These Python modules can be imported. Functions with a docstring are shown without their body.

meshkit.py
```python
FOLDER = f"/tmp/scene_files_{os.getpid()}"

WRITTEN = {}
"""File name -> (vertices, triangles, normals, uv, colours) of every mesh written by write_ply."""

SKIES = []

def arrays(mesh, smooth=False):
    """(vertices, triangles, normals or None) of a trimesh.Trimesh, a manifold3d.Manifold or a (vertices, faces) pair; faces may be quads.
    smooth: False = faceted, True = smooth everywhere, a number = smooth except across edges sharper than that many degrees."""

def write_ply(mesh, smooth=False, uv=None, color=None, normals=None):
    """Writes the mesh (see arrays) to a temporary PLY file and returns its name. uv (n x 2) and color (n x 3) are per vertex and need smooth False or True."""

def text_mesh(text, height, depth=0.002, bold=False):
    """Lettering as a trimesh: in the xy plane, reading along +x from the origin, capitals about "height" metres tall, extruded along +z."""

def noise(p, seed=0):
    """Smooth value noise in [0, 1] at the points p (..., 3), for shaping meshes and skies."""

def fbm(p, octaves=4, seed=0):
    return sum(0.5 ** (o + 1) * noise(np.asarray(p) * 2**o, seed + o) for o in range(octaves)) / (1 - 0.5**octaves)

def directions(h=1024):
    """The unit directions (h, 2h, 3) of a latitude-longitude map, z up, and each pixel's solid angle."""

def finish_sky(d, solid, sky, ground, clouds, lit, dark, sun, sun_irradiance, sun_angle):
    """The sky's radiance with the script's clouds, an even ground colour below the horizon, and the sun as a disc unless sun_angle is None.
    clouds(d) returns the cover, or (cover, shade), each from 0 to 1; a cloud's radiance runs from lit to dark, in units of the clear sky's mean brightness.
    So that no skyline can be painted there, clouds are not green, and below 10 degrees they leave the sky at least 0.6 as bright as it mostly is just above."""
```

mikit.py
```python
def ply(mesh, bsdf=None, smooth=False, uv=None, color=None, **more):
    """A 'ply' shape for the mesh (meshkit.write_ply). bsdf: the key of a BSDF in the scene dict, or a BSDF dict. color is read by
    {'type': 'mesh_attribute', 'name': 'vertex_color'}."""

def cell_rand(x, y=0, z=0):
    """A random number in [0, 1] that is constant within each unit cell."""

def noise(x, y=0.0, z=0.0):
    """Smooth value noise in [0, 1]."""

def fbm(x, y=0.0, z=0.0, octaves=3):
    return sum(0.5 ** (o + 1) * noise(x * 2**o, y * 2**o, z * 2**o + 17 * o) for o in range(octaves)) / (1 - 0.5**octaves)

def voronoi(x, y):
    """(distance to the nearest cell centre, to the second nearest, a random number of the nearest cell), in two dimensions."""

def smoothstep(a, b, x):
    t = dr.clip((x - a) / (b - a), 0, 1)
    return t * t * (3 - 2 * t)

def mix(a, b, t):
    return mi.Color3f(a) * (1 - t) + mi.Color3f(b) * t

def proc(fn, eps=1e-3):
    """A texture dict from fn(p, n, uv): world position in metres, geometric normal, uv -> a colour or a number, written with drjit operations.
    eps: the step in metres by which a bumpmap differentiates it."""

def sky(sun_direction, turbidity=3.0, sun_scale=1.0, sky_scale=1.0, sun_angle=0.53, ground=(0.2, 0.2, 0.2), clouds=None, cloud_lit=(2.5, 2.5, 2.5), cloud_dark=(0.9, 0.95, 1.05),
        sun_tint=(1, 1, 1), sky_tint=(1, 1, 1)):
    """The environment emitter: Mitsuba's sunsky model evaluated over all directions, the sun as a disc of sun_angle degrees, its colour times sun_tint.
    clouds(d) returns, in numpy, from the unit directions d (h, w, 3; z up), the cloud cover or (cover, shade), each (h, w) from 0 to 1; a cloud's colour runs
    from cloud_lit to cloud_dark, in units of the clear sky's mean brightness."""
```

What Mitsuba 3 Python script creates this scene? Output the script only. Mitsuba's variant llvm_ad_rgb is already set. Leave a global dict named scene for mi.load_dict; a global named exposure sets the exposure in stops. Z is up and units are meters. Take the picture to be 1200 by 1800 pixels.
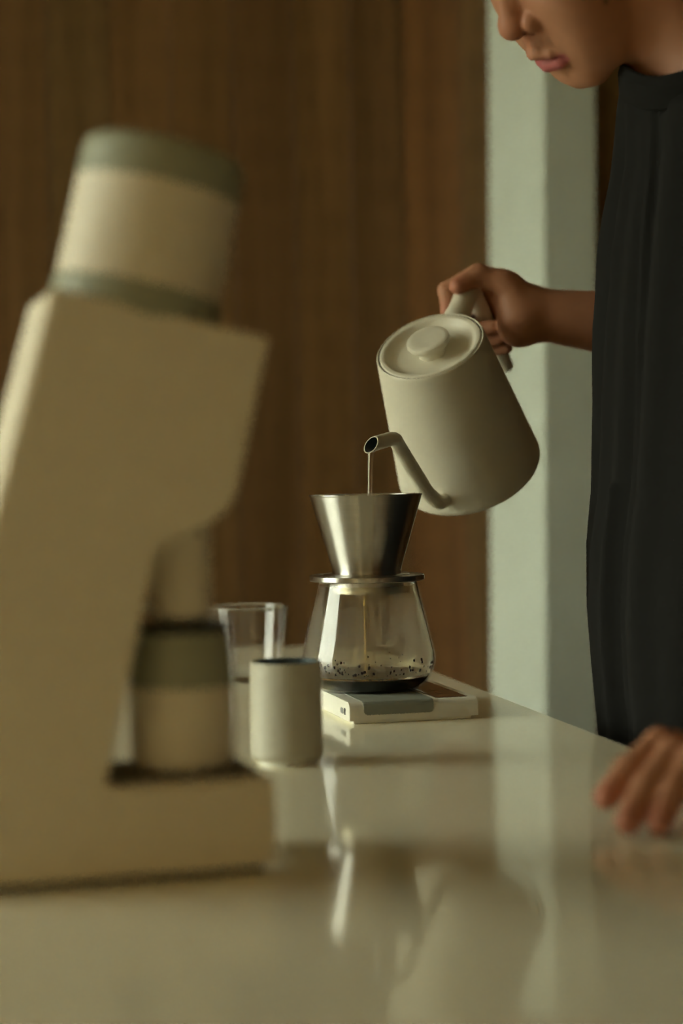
import math, numpy as np, trimesh, mitsuba as mi, mikit, drjit as dr
import manifold3d as m3
import shapely.geometry as sg
from mikit import proc, noise, fbm, voronoi, cell_rand, smoothstep, mix, ply

T = mi.ScalarTransform4f
A = lambda *v: np.array(v, float)
scene, labels = {}, {}
RNG = np.random.default_rng(7)

# ------------------------------------------------------------------ camera, daylight, exposure
exposure = 5.55
EYE = A(0, 0, 1.141)
pitch, roll = math.radians(1.35), math.radians(1.0)
fwd = A(0, math.cos(pitch), -math.sin(pitch))
up = math.cos(roll) * A(0, math.sin(pitch), math.cos(pitch)) + math.sin(roll) * A(1, 0, 0)
scene['camera'] = {'type': 'thinlens', 'fov': math.degrees(2 * math.atan(600 / 3400)), 'fov_axis': 'x', 'aperture_radius': 0.0125, 'focus_distance': 1.885,
                   'near_clip': 0.05, 'far_clip': 100.0, 'to_world': T().look_at(origin=EYE.tolist(), target=(EYE + fwd).tolist(), up=up.tolist())}
scene['daylight'] = mikit.sky((-0.3, 0.5, 0.8), turbidity=4.0, sun_scale=0.0, sky_scale=1.0, ground=(0.2, 0.2, 0.17),
                              clouds=lambda d: np.ones(d.shape[:2]), cloud_lit=(1.95, 2.06, 1.62), cloud_dark=(1.0, 1.0, 0.85))

# ------------------------------------------------------------------ helpers
YAW = math.radians(12.2)
EU, EV = A(math.cos(YAW), math.sin(YAW), 0), A(-math.sin(YAW), math.cos(YAW), 0)   # the room's axes


def frame_matrix(o, x, y, z):
    m = np.eye(4)
    m[:3, 0], m[:3, 1], m[:3, 2], m[:3, 3] = x, y, z, o
    return m


ROOM = frame_matrix(A(0, 0, 0), EU, EV, A(0, 0, 1))


def put(key, mesh, bsdf, smooth=30, matrix=None, **k):
    if matrix is not None:
        if isinstance(mesh, tuple):
            mesh = (np.asarray(mesh[0]) @ matrix[:3, :3].T + matrix[:3, 3], mesh[1])
        else:
            mesh = mesh.copy()
            mesh.apply_transform(matrix)
    scene[key] = ply(mesh, bsdf, smooth=smooth, **k)


def tag(key, label=None, cat=None, group=None, kind=None):
    labels[key] = {k: v for k, v in (('label', label), ('category', cat), ('group', group), ('kind', kind)) if v}


def box(x0, x1, y0, y1, z0, z1):
    b = trimesh.creation.box((x1 - x0, y1 - y0, z1 - z0))
    b.apply_translation(((x0 + x1) / 2, (y0 + y1) / 2, (z0 + z1) / 2))
    return b


def cat(*m):
    return trimesh.util.concatenate(list(m))


def man(mesh):
    a = mesh.to_mesh()
    return trimesh.Trimesh(np.array(a.vert_properties[:, :3]), np.array(a.tri_verts), process=False)


def rbox(x0, x1, y0, y1, z0, z1, r, n=16):
    """A box with all edges rounded."""
    s = m3.Manifold.sphere(r, n)
    pts = [s.translate((x, y, z)) for x in (x0 + r, x1 - r) for y in (y0 + r, y1 - r) for z in (z0 + r, z1 - r)]
    return man(m3.Manifold.batch_hull(pts))


def chbox(x0, x1, y0, y1, z0, z1, c):
    """A box whose edges are chamfered."""
    p = [(x + a, y + b, z + d) for x, sx in ((x0, 1), (x1, -1)) for y, sy in ((y0, 1), (y1, -1)) for z, sz in ((z0, 1), (z1, -1))
         for a, b, d in ((0, sy * c, sz * c), (sx * c, 0, sz * c), (sx * c, sy * c, 0))]
    return man(m3.Manifold.hull_points(np.array(p)))


def lathe(profile, n=96, closed=False):
    """A surface of revolution about z through the (r, z) points; the profile runs with its outside on the right when going up."""
    P = np.array(profile, float)
    if closed:
        P = np.vstack([P, P[:1]])
    a = np.arange(n) * 2 * np.pi / n
    V = np.stack([P[:, None, 0] * np.cos(a), P[:, None, 0] * np.sin(a), np.repeat(P[:, 1:2], n, 1)], -1).reshape(-1, 3)
    i, j = np.meshgrid(np.arange(len(P) - 1), np.arange(n), indexing='ij')
    k = (j + 1) % n
    q = np.stack([i * n + j, i * n + k, (i + 1) * n + k, (i + 1) * n + j], -1).reshape(-1, 4)
    F = np.vstack([q[:, [0, 1, 2]], q[:, [0, 2, 3]]])
    m = trimesh.Trimesh(V, F, process=False)
    m.merge_vertices(digits_vertex=8)
    m.update_faces(m.nondegenerate_faces())
    return m


def lathe_uv(profile, n=160):
    """As lathe, with uv for brushed metal: u around, v along the profile; returns mesh, uv."""
    P = np.array(profile, float)
    a = np.arange(n + 1) * 2 * np.pi / n
    V = np.stack([P[:, None, 0] * np.cos(a), P[:, None, 0] * np.sin(a), np.repeat(P[:, 1:2], n + 1, 1)], -1).reshape(-1, 3)
    s = np.r_[0, np.cumsum(np.linalg.norm(np.diff(P, axis=0), axis=1))] / 0.1
    UV = np.stack([np.tile(a / (2 * np.pi), (len(P), 1)), np.repeat(s[:, None], n + 1, 1)], -1).reshape(-1, 2)
    i, j = np.meshgrid(np.arange(len(P) - 1), np.arange(n), indexing='ij')
    q = np.stack([i * (n + 1) + j, i * (n + 1) + j + 1, (i + 1) * (n + 1) + j + 1, (i + 1) * (n + 1) + j], -1).reshape(-1, 4)
    return (V, np.vstack([q[:, [0, 1, 2]], q[:, [0, 2, 3]]])), UV


def fillet(P, r, n=6, ends=True):
    """Rounds the inner corners of an open polyline; r is one radius or one per point."""
    P = np.array(P, float)
    r = np.broadcast_to(r, len(P))
    out = [P[0]]
    for i in range(1, len(P) - 1):
        a, b = P[i - 1] - P[i], P[i + 1] - P[i]
        la, lb = np.linalg.norm(a), np.linalg.norm(b)
        d = min(r[i], la * 0.48, lb * 0.48)
        if d < 1e-7:
            out.append(P[i])
            continue
        p0, p1 = P[i] + a / la * d, P[i] + b / lb * d
        for t in np.linspace(0, 1, n + 1):
            out.append((1 - t) ** 2 * p0 + 2 * t * (1 - t) * P[i] + t * t * p1)
    out.append(P[-1])
    return np.array(out)


def tube(path, radii, n=28, caps=True, squash=1.0):
    """A round tube along the path by parallel transport."""
    P = np.array(path, float)
    R = np.broadcast_to(radii, len(P)).astype(float)
    t = np.gradient(P, axis=0)
    t /= np.linalg.norm(t, axis=1, keepdims=True)
    x = np.cross(t[0], A(0.31, 0.2, 0.93))
    x /= np.linalg.norm(x)
    rings = []
    a = np.arange(n) * 2 * np.pi / n
    for p, d, r in zip(P, t, R):
        x = x - d * (x @ d)
        x /= np.linalg.norm(x)
        y = np.cross(d, x)
        rings.append(p + r * (np.cos(a)[:, None] * x + squash * np.sin(a)[:, None] * y))
    V = np.vstack(rings)
    i, j = np.meshgrid(np.arange(len(P) - 1), np.arange(n), indexing='ij')
    k = (j + 1) % n
    q = np.stack([i * n + j, i * n + k, (i + 1) * n + k, (i + 1) * n + j], -1).reshape(-1, 4)
    F = [q[:, [0, 1, 2]], q[:, [0, 2, 3]]]
    if caps:
        m = len(V)
        V = np.vstack([V, P[:1], P[-1:]])
        j = np.arange(n)
        F += [np.stack([(j + 1) % n, j, j * 0 + m], 1), np.stack([j + m - n, (j + 1) % n + m - n, j * 0 + m + 1], 1)]
    return trimesh.Trimesh(V, np.vstack(F), process=False)


def prism(poly, z0, z1, bevel=0.0, steps=4):
    """A polygon (x, y) raised from z0 to z1 with rounded rims, as one mesh."""
    P = sg.polygon.orient(poly if isinstance(poly, sg.Polygon) else sg.Polygon(poly))
    if bevel <= 0:
        m = trimesh.creation.extrude_polygon(P, z1 - z0, engine='earcut')
        m.apply_translation((0, 0, z0))
        return m
    cs = m3.CrossSection([np.array(P.exterior.coords)[:-1]])
    cores, a = [], np.linspace(0, np.pi / 2, steps + 1)
    out = None
    for q in a:
        off, dz = bevel * (1 - math.cos(q)), bevel * (1 - math.sin(q))
        k = cs.offset(-off, m3.JoinType.Round, 2.0, 32) if off > 1e-9 else cs
        s = m3.Manifold.extrude(k, (z1 - z0) - 2 * dz).translate((0, 0, z0 + dz))
        out = s if out is None else out + s
    return man(out)


def smin(a, b, k):
    h = np.clip(0.5 + 0.5 * (b - a) / k, 0, 1)
    return b + (a - b) * h - k * h * (1 - h)


def smax(a, b, k):
    return -smin(-a, -b, k)


def cone(p, a, b, ra, rb):
    a, b = np.asarray(a, np.float32), np.asarray(b, np.float32)
    d = b - a
    t = np.clip((p - a) @ d / (d @ d), 0, 1).astype(np.float32)
    return np.linalg.norm(p - a - t[:, None] * d, axis=1) - (ra + (rb - ra) * t)


def ell(p, c, r, rot=None):
    q = p - np.asarray(c, np.float32)
    if rot is not None:
        q = q @ rot
    r = np.asarray(r, np.float32)
    k0 = np.linalg.norm(q / r, axis=1)
    k1 = np.linalg.norm(q / (r * r), axis=1)
    return k0 * (k0 - 1) / np.maximum(k1, 1e-6)


def skin_mesh(fn, lo, hi, h, block=12):
    """A closed smooth surface where fn crosses zero (surface nets on the blocks near it), its points pulled onto the surface."""
    lo, hi = np.asarray(lo, float), np.asarray(hi, float)
    nb = np.maximum(1, np.ceil((hi - lo) / (h * block)).astype(int))
    n = nb * block + 1
    cc = np.stack(np.meshgrid(*[np.arange(k) for k in nb], indexing='ij'), -1).reshape(-1, 3)
    mid = lo + (cc + 0.5) * block * h
    f = fn(mid.astype(np.float32))
    F = np.ones(n, np.float32)
    g = np.stack(np.meshgrid(*[np.arange(block + 1)] * 3, indexing='ij'), -1).reshape(-1, 3)
    near = np.abs(f) < block * h * 1.15
    for c, v in zip(cc[~near], f[~near]):
        s = c * block
        F[s[0]:s[0] + block + 1, s[1]:s[1] + block + 1, s[2]:s[2] + block + 1] = v
    todo = cc[near]
    for i in range(0, len(todo), 160):
        part = todo[i:i + 160] * block
        idx = part[:, None, :] + g[None]
        v = fn((lo + idx.reshape(-1, 3) * h).astype(np.float32))
        F[tuple(idx.reshape(-1, 3).T)] = v
    s = F < 0
    corner = [(a, b, c) for a in (0, 1) for b in (0, 1) for c in (0, 1)]
    cut = lambda X, o: X[o[0]:X.shape[0] - 1 + o[0], o[1]:X.shape[1] - 1 + o[1], o[2]:X.shape[2] - 1 + o[2]]
    cnt = sum(cut(s, o).astype(np.int8) for o in corner)
    act = np.argwhere((cnt > 0) & (cnt < 8))
    ids = -np.ones(tuple(n - 1), int)
    ids[tuple(act.T)] = np.arange(len(act))
    acc, num = np.zeros((len(act), 3)), np.zeros(len(act))
    for o in corner:
        for ax in range(3):
            if o[ax]:
                continue
            o2 = list(o)
            o2[ax] = 1
            va, vb = F[tuple((act + o).T)], F[tuple((act + o2).T)]
            hit = (va < 0) != (vb < 0)
            t = np.where(hit, va / np.where(hit, va - vb, 1), 0)
            pt = np.tile(np.array(o, float), (len(act), 1))
            pt[:, ax] = t
            acc += pt * hit[:, None]
            num += hit
    V = lo + (act + acc / num[:, None]) * h
    quads = []
    for ax in range(3):
        e = [slice(None)] * 3
        e[ax] = slice(0, -1)
        e2 = [slice(None)] * 3
        e2[ax] = slice(1, None)
        x = np.argwhere(s[tuple(e)] != s[tuple(e2)])
        b, c = (ax + 1) % 3, (ax + 2) % 3
        x = x[(x[:, b] > 0) & (x[:, c] > 0) & (x[:, b] < n[b] - 1) & (x[:, c] < n[c] - 1)]
        db, dc = np.eye(3, dtype=int)[b], np.eye(3, dtype=int)[c]
        q = np.stack([ids[tuple((x - db - dc).T)], ids[tuple((x - dc).T)], ids[tuple(x.T)], ids[tuple((x - db).T)]], 1)
        inside = s[tuple(x.T)]
        q[~inside] = q[~inside][:, ::-1]
        quads.append(q)
    Q = np.vstack(quads)
    for _ in range(2):
        e = h * 0.4
        d4 = A(1, 1, 1), A(1, -1, -1), A(-1, 1, -1), A(-1, -1, 1)
        fs = [fn((V + e * d).astype(np.float32)) for d in d4]
        gr = sum(v[:, None] * d for v, d in zip(fs, d4)) / (4 * e)
        f0 = sum(fs) / 4
        V = V - np.clip(f0 / np.maximum((gr ** 2).sum(1), 0.25), -h, h)[:, None] * gr
    return V, np.vstack([Q[:, [0, 1, 2]], Q[:, [0, 2, 3]]])


# ------------------------------------------------------------------ materials
def mat(name, base, rough=0.5, spec=0.5, **k):
    c = {'type': 'rgb', 'value': list(base)} if not isinstance(base, dict) else base
    scene[name] = {'type': 'twosided', 'b': {'type': 'principled', 'base_color': c, 'roughness': rough, 'specular': spec, **k}}
    return name


def flecked(a, amount=0.05, scale=60.0):
    """An even paint with a fine random fleck."""
    return proc(lambda p, n, uv: mi.Color3f(a) * (1 - amount + 2 * amount * fbm(p.x * scale, p.y * scale, p.z * scale)))


CREAM = (0.64, 0.60, 0.485)
mat('cream_paint', flecked(CREAM, 0.03, 300.0), 0.42, 0.4)
mat('tumbler_paint', flecked((0.52, 0.49, 0.39), 0.03, 300.0), 0.42, 0.4)
mat('shade_brown', (0.10, 0.085, 0.06), 0.6)  # dark tone for the shade under the dosing cup
mat('cream_shell', flecked((0.78, 0.71, 0.57), 0.03, 120.0), 0.5, 0.35)
mat('grey_green_shell', flecked((0.33, 0.34, 0.25), 0.03, 120.0), 0.5, 0.35)
mat('white_plastic', flecked((0.78, 0.77, 0.68), 0.015, 200.0), 0.3, 0.5)
mat('grey_rubber', flecked((0.24, 0.26, 0.22), 0.05, 400.0), 0.6, 0.3)
mat('dark_gasket', (0.03, 0.03, 0.025), 0.6)
mat('display_glass', (0.035, 0.022, 0.014), 0.08, 0.5)
mat('display_mark', (0.09, 0.05, 0.02), 0.3)
mat('port_dark', (0.05, 0.05, 0.05), 0.5)
mat('button_grey', (0.25, 0.26, 0.26), 0.4)
mat('paper', flecked((0.80, 0.74, 0.58), 0.05, 500.0), 0.85, 0.2)
mat('wet_grounds', proc(lambda p, n, uv: mix((0.02, 0.008, 0.003), (0.07, 0.03, 0.012), fbm(p.x * 900, p.y * 900, p.z * 900))), 0.6)
mat('coffee', (0.022, 0.006, 0.002), 0.06, 0.5)
mat('golden_coffee', (0.85, 0.56, 0.15), 0.2)
mat('coffee_foam', (0.30, 0.15, 0.03), 0.35)
mat('black_paint', (0.02, 0.02, 0.018), 0.5)
mat('steel_grey_inner', {'type': 'rgb', 'value': [0.16, 0.20, 0.21]}, 0.3, 0.5, metallic=0.7)


def brush(p, n, uv):
    return 0.16 + 0.14 * noise(uv.y * 900, 3.0) + 0.06 * noise(uv.y * 170, 9.0)


scene['brushed_steel'] = {'type': 'twosided', 'b': {'type': 'roughconductor', 'distribution': 'ggx', 'eta': {'type': 'rgb', 'value': [2.6, 2.5, 2.3]}, 'k': {'type': 'rgb', 'value': [3.6, 3.35, 2.95]},
                                                    'alpha_u': 0.045, 'alpha_v': proc(brush)}}
scene['polished_steel'] = {'type': 'twosided', 'b': {'type': 'roughconductor', 'distribution': 'ggx', 'eta': {'type': 'rgb', 'value': [2.6, 2.5, 2.3]}, 'k': {'type': 'rgb', 'value': [3.6, 3.35, 2.95]}, 'alpha': 0.14}}
scene['clear_glass'] = {'type': 'dielectric', 'int_ior': 1.5, 'ext_ior': 1.0}
scene['water'] = {'type': 'dielectric', 'int_ior': 1.33, 'ext_ior': 1.0}
scene['window_pane'] = {'type': 'thindielectric', 'int_ior': 1.5}


def quartz(p, n, uv):
    f = fbm(p.x * 700, p.y * 700, p.z * 700)
    return mi.Color3f(0.78, 0.735, 0.57) * (0.94 + 0.12 * f)


mat('quartz_top', proc(quartz), 0.075, 0.55)
mat('counter_front', flecked((0.42, 0.40, 0.33), 0.03, 50.0), 0.5)


def walnut(seed, a, b, c):
    def fn(p, n, uv):
        u = p.x * EU[0] + p.y * EU[1] + seed * 3.7
        w = p.x * EV[0] + p.y * EV[1]
        z = p.z + seed * 1.3
        warp = noise(u * 6, w * 6, z * 0.7) * 0.06
        g = fbm(u * 42 + warp * 60, w * 42, z * 0.9)
        fine = fbm(u * 380 + warp * 90, w * 380, z * 4.0)
        pore = smoothstep(0.62, 0.75, noise(u * 900, w * 900, z * 14))
        col = mix(a, b, smoothstep(0.25, 0.75, g))
        col = mix(col, c, 0.5 * smoothstep(0.45, 0.75, noise(u * 15 + warp * 20, w * 15, z * 0.35)))
        return col * (0.85 + 0.3 * fine) * (1 - 0.3 * pore)
    return proc(fn)


WOODS = [mat('walnut_%s' % k, walnut(i, *c), 0.42, 0.35) for i, (k, c) in enumerate((
    ('mid', ((0.167, 0.084, 0.029), (0.239, 0.123, 0.046), (0.131, 0.072, 0.026))),
    ('dark', ((0.116, 0.058, 0.020), (0.181, 0.091, 0.035), (0.109, 0.058, 0.023))),
    ('red', ((0.181, 0.077, 0.026), (0.254, 0.113, 0.039), (0.145, 0.072, 0.029))),
    ('olive', ((0.160, 0.090, 0.032), (0.225, 0.131, 0.052), (0.138, 0.080, 0.029)))))]
mat('plaster', flecked((0.76, 0.61, 0.39), 0.03, 6.0), 0.9, 0.1)
mat('white_wall', flecked((0.66, 0.715, 0.625), 0.02, 9.0), 0.8, 0.15)
mat('ceiling_paint', flecked((0.50, 0.46, 0.36), 0.02, 5.0), 0.9, 0.1)
mat('floor_wood', walnut(9, (0.26, 0.16, 0.075), (0.34, 0.21, 0.10), (0.24, 0.14, 0.06)), 0.4, 0.4)
mat('steel_frame', (0.03, 0.03, 0.03), 0.5)


def skin_tex():
    c = {'type': 'mesh_attribute', 'name': 'vertex_color'}
    return c


scene['skin'] = {'type': 'twosided', 'b': {'type': 'principled', 'base_color': skin_tex(), 'roughness': 0.55, 'specular': 0.35}}
mat('black_cotton', proc(lambda p, n, uv: mi.Color3f(0.0085, 0.0085, 0.0080) * (0.7 + 0.6 * fbm(p.x * 900, p.y * 900, p.z * 900))), 0.9, 0.15, sheen=0.12)
mat('dark_denim', flecked((0.02, 0.02, 0.025), 0.2, 300.0), 0.9, 0.2)
mat('black_hair', (0.008, 0.007, 0.006), 0.4)
mat('eye_white', (0.7, 0.68, 0.62), 0.1)
mat('shoe_leather', (0.03, 0.025, 0.02), 0.4)

# ------------------------------------------------------------------ the room
U0, U1, V0, V1, H = -2.35, 3.3, -1.5, 3.375, 2.8


def room(key, mesh, m, label=None, smooth=False):
    put(key, mesh, m, smooth, ROOM)
    if label:
        tag(key, label, kind='structure')


room('floor', box(U0 - .2, U1 + .2, V0 - .2, V1 + .3, -.08, 0), 'floor_wood', 'brown wooden floor of the room')
room('ceiling', box(U0 - .2, U1 + .2, V0 - .2, V1 + .3, H, H + .1), 'ceiling_paint', 'plain painted ceiling of the room')
room('wall_front', box(U0 - .2, .75, V0 - .2, V0, 0, H), 'plaster', 'plain beige wall behind the viewer')
room('wall_unseen_front_right', box(.75, U1 + .2, V0 - .2, V0, 0, H), WOODS[1], 'unseen dark wooden wall behind the viewer on the right, keeping bounced light off the person')  # out of view, dark to cut the bounce that reaches the person
room('wall_right', box(U1, U1 + .2, V0, V1, 0, H), WOODS[1], 'unseen dark wooden wall on the right, keeping that side of the room dim')  # out of view, dark so little light comes back from this side
room('wall_back', box(U0 - .2, U1 + .2, V1 + .02, V1 + .22, 0, H), 'black_paint', 'dark walnut plank wall across the back of the room')
# the left wall with a wide window beside the worktop and an unseen one behind the viewer, past an added cross wall
WZ0, WZ1 = 0.3, 2.7
WINS = ((1.22, 2.92, 7), (-1.42, -.25, 5))  # the second is an unseen window, placed to light the wall behind the viewer
solid = [box(U0 - .2, U0, a, b, 0, H) for a, b in ((V0, WINS[1][0]), (WINS[1][1], WINS[0][0]), (WINS[0][1], V1))]
for a, b, nm in WINS:
    solid += [box(U0 - .2, U0, a, b, 0, WZ0), box(U0 - .2, U0, a, b, WZ1, H)]
room('wall_left', cat(*solid), 'plaster', 'plain warm wall on the left with a tall window and an unseen second one behind the viewer')
room('wall_added_blocker', box(U0, -1.2, -.20, -.08, 0, H), 'plaster', 'short added cross wall on the left, blocking direct light of the unseen window behind the viewer')  # added to keep the second window from lighting the objects directly
for k, (a, b, nm) in enumerate(WINS):
    name = 'window_%d' % (k + 1)
    room(name, cat(box(U0 - .12, U0 - .06, a, b, WZ0, WZ0 + .05), box(U0 - .12, U0 - .06, a, b, WZ1 - .05, WZ1)), 'steel_frame',
         'tall dark framed window %s' % ('beside the worktop' if k == 0 else 'behind the viewer, unseen, placed to light the wall there'))
    for i in range(nm + 1):
        v = a + (b - a) * i / nm
        room(name + '__mullion' + ('_%03d' % i if i else ''), box(U0 - .115, U0 - .065, max(a, v - .02), min(b, v + .02), WZ0, WZ1), 'steel_frame')
    for i in range(nm):
        p, q = (a + (b - a) * (i + t) / nm for t in (0, 1))
        room(name + '__pane' + ('_%03d' % i if i else ''), (np.array([[U0 - .09, p, WZ0], [U0 - .09, q, WZ0], [U0 - .09, q, WZ1], [U0 - .09, p, WZ1]]), np.array([[0, 1, 2], [0, 2, 3]])), 'window_pane')

# walnut planks of the back wall, each its own board with chamfered edges
pc = 1.006
u, i = U0, 0
while u < U1 - .02:
    w = min(0.098 + 0.012 * RNG.random(), U1 - u)
    if u < pc + .096 < u + w:
        w = pc + .096 - u
    fwd_ = .30 if u > pc + .05 else 0.0
    d = V1 - fwd_ - 0.0015 * RNG.random()
    room('wall_back__plank' + ('_%03d' % i if i else ''), chbox(u + .0007, u + w - .0007, d, V1 + .02, 0.0, H, .0004), WOODS[RNG.choice(4, p=[.36, .22, .2, .22])])
    u, i = u + w, i + 1

# the white wall end that stands out from the plank wall (it leans a hair, as in the photograph)
M = ROOM @ trimesh.transformations.translation_matrix((0, 0, 1.1)) @ trimesh.transformations.rotation_matrix(math.radians(0.7), (0, 1, 0)) @ trimesh.transformations.translation_matrix((0, 0, -1.1))
put('wall_partition', chbox(pc, pc + .092, 3.06, V1 + .01, -.02, H + .02, .003), 'white_wall', False, M)
tag('wall_partition', 'pale greenish white wall end standing out from the dark plank wall', kind='structure')

# ------------------------------------------------------------------ island and worktop
CU0, CU1, CV0, CV1, CZ = -1.1, 0.5787, 0.0, 2.554, 0.90
put('countertop', chbox(CU0, CU1, CV0, CV1, CZ - .03, CZ, .0015), 'quartz_top', False, ROOM)
tag('countertop', 'glossy beige stone worktop carrying the coffee gear', 'countertop')
put('kitchen_island__body', box(CU0 + .03, CU1 - .10, CV0 + .03, CV1 - .03, .08, CZ - .03), 'counter_front', False, ROOM)
put('kitchen_island__plinth', box(CU0 + .06, CU1 - .14, CV0 + .06, CV1 - .06, 0, .08), 'black_paint', False, ROOM)
tag('kitchen_island', 'pale kitchen island base under the beige stone worktop', 'kitchen island')

# ------------------------------------------------------------------ coffee grinder (near, left)
GA = math.radians(16.5)
GE, GT = A(math.cos(GA), math.sin(GA), 0), A(-math.sin(GA), math.cos(GA), 0)
GO = A(-0.0410, 1.1456, CZ)
# local: x = along the side face, y = height, z = towards the viewer (extruded)
GM = frame_matrix(GO, GE, A(0, 0, 1), -GT)
TH = 0.104
gz = 0.004
outline = [(0, gz), (0, .0565), (-.102, .0565), (-.070, .192), (-.0615, .200), (-.024, .213), (.001, .318), (-.127, .347), (-.222, gz)]
rad = [0.0, .004, .006, .02, .03, .022, .004, .005, 0.0]
ring = []
for i, p in enumerate(outline):
    a, b = outline[i - 1], outline[(i + 1) % len(outline)]
    ring += [tuple(q) for q in fillet([a, p, b], [0, rad[i], 0], 8)[1:-1]] if rad[i] > 0 else [p]
put('coffee_grinder__body', prism(ring, -TH, 0, .0045, 5), 'cream_shell', 40, GM)
put('coffee_grinder__foot_pad', prism([(-.21, 0), (-.008, 0), (-.008, .005), (-.21, .005)], -TH + .008, -.008), 'dark_gasket', False, GM)
put('coffee_grinder__under_cup_shade', prism([(-.1, .0565), (-.008, .0565), (-.008, .0585), (-.1, .0585)], -TH + .012, -.012, .0008, 2), 'shade_brown', False, GM)  # thin dark sheet, its colour stands for the shade under the cup
tl = math.radians(12.3)
hx = lambda s: GO + GE * s
hax = GE * math.sin(tl) + A(0, 0, math.cos(tl))
hs = GE * math.cos(tl) - A(0, 0, math.sin(tl))
hc = GO + GE * (-.0678) + GT * (TH / 2) + A(0, 0, .3497)
HM = frame_matrix(hc, hs, GT, hax)
put('coffee_grinder__neck_ring', lathe(fillet([(0, -.020), (.0518, -.020), (.0518, -.002), (.0505, 0), (0, 0)], [0, 0, .002, 0, 0])), 'grey_green_shell', 40, HM)
put('coffee_grinder__hopper', lathe(fillet([(0, 0), (.0505, 0), (.0496, .061), (0, .061)], 0)), 'cream_shell', 40, HM)
put('coffee_grinder__hopper_lid', lathe(fillet([(0, .061), (.0498, .061), (.0495, .081), (.0460, .0868), (0, .0868)], [0, 0, .006, .004, 0])), 'grey_green_shell', 40, HM)
# chute under the head
cc = GO + GE * (-.045) + GT * (TH / 2)
CM = frame_matrix(A(cc[0], cc[1], CZ), GE, GT, A(0, 0, 1))
put('coffee_grinder__chute', lathe(fillet([(.0, .149), (.016, .149), (.0185, .152), (.0185, .215), (0, .215)], [0, .002, .002, 0, 0]), 64), 'cream_shell', 40, CM)
put('coffee_grinder__chute_knob', tube([cc * [1, 1, 0] + A(0, 0, CZ + .157) - GE * x for x in (.016, .03)], [.004, .005]), 'polished_steel', 40)
tag('coffee_grinder', 'cream electric coffee grinder with slanted body, blurred in the left foreground', 'coffee grinder')
labels['coffee_grinder__hopper_lid'] = {'label': 'grey green lid of the hopper'}
labels['coffee_grinder__neck_ring'] = {'label': 'grey green ring under the hopper'}

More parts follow.
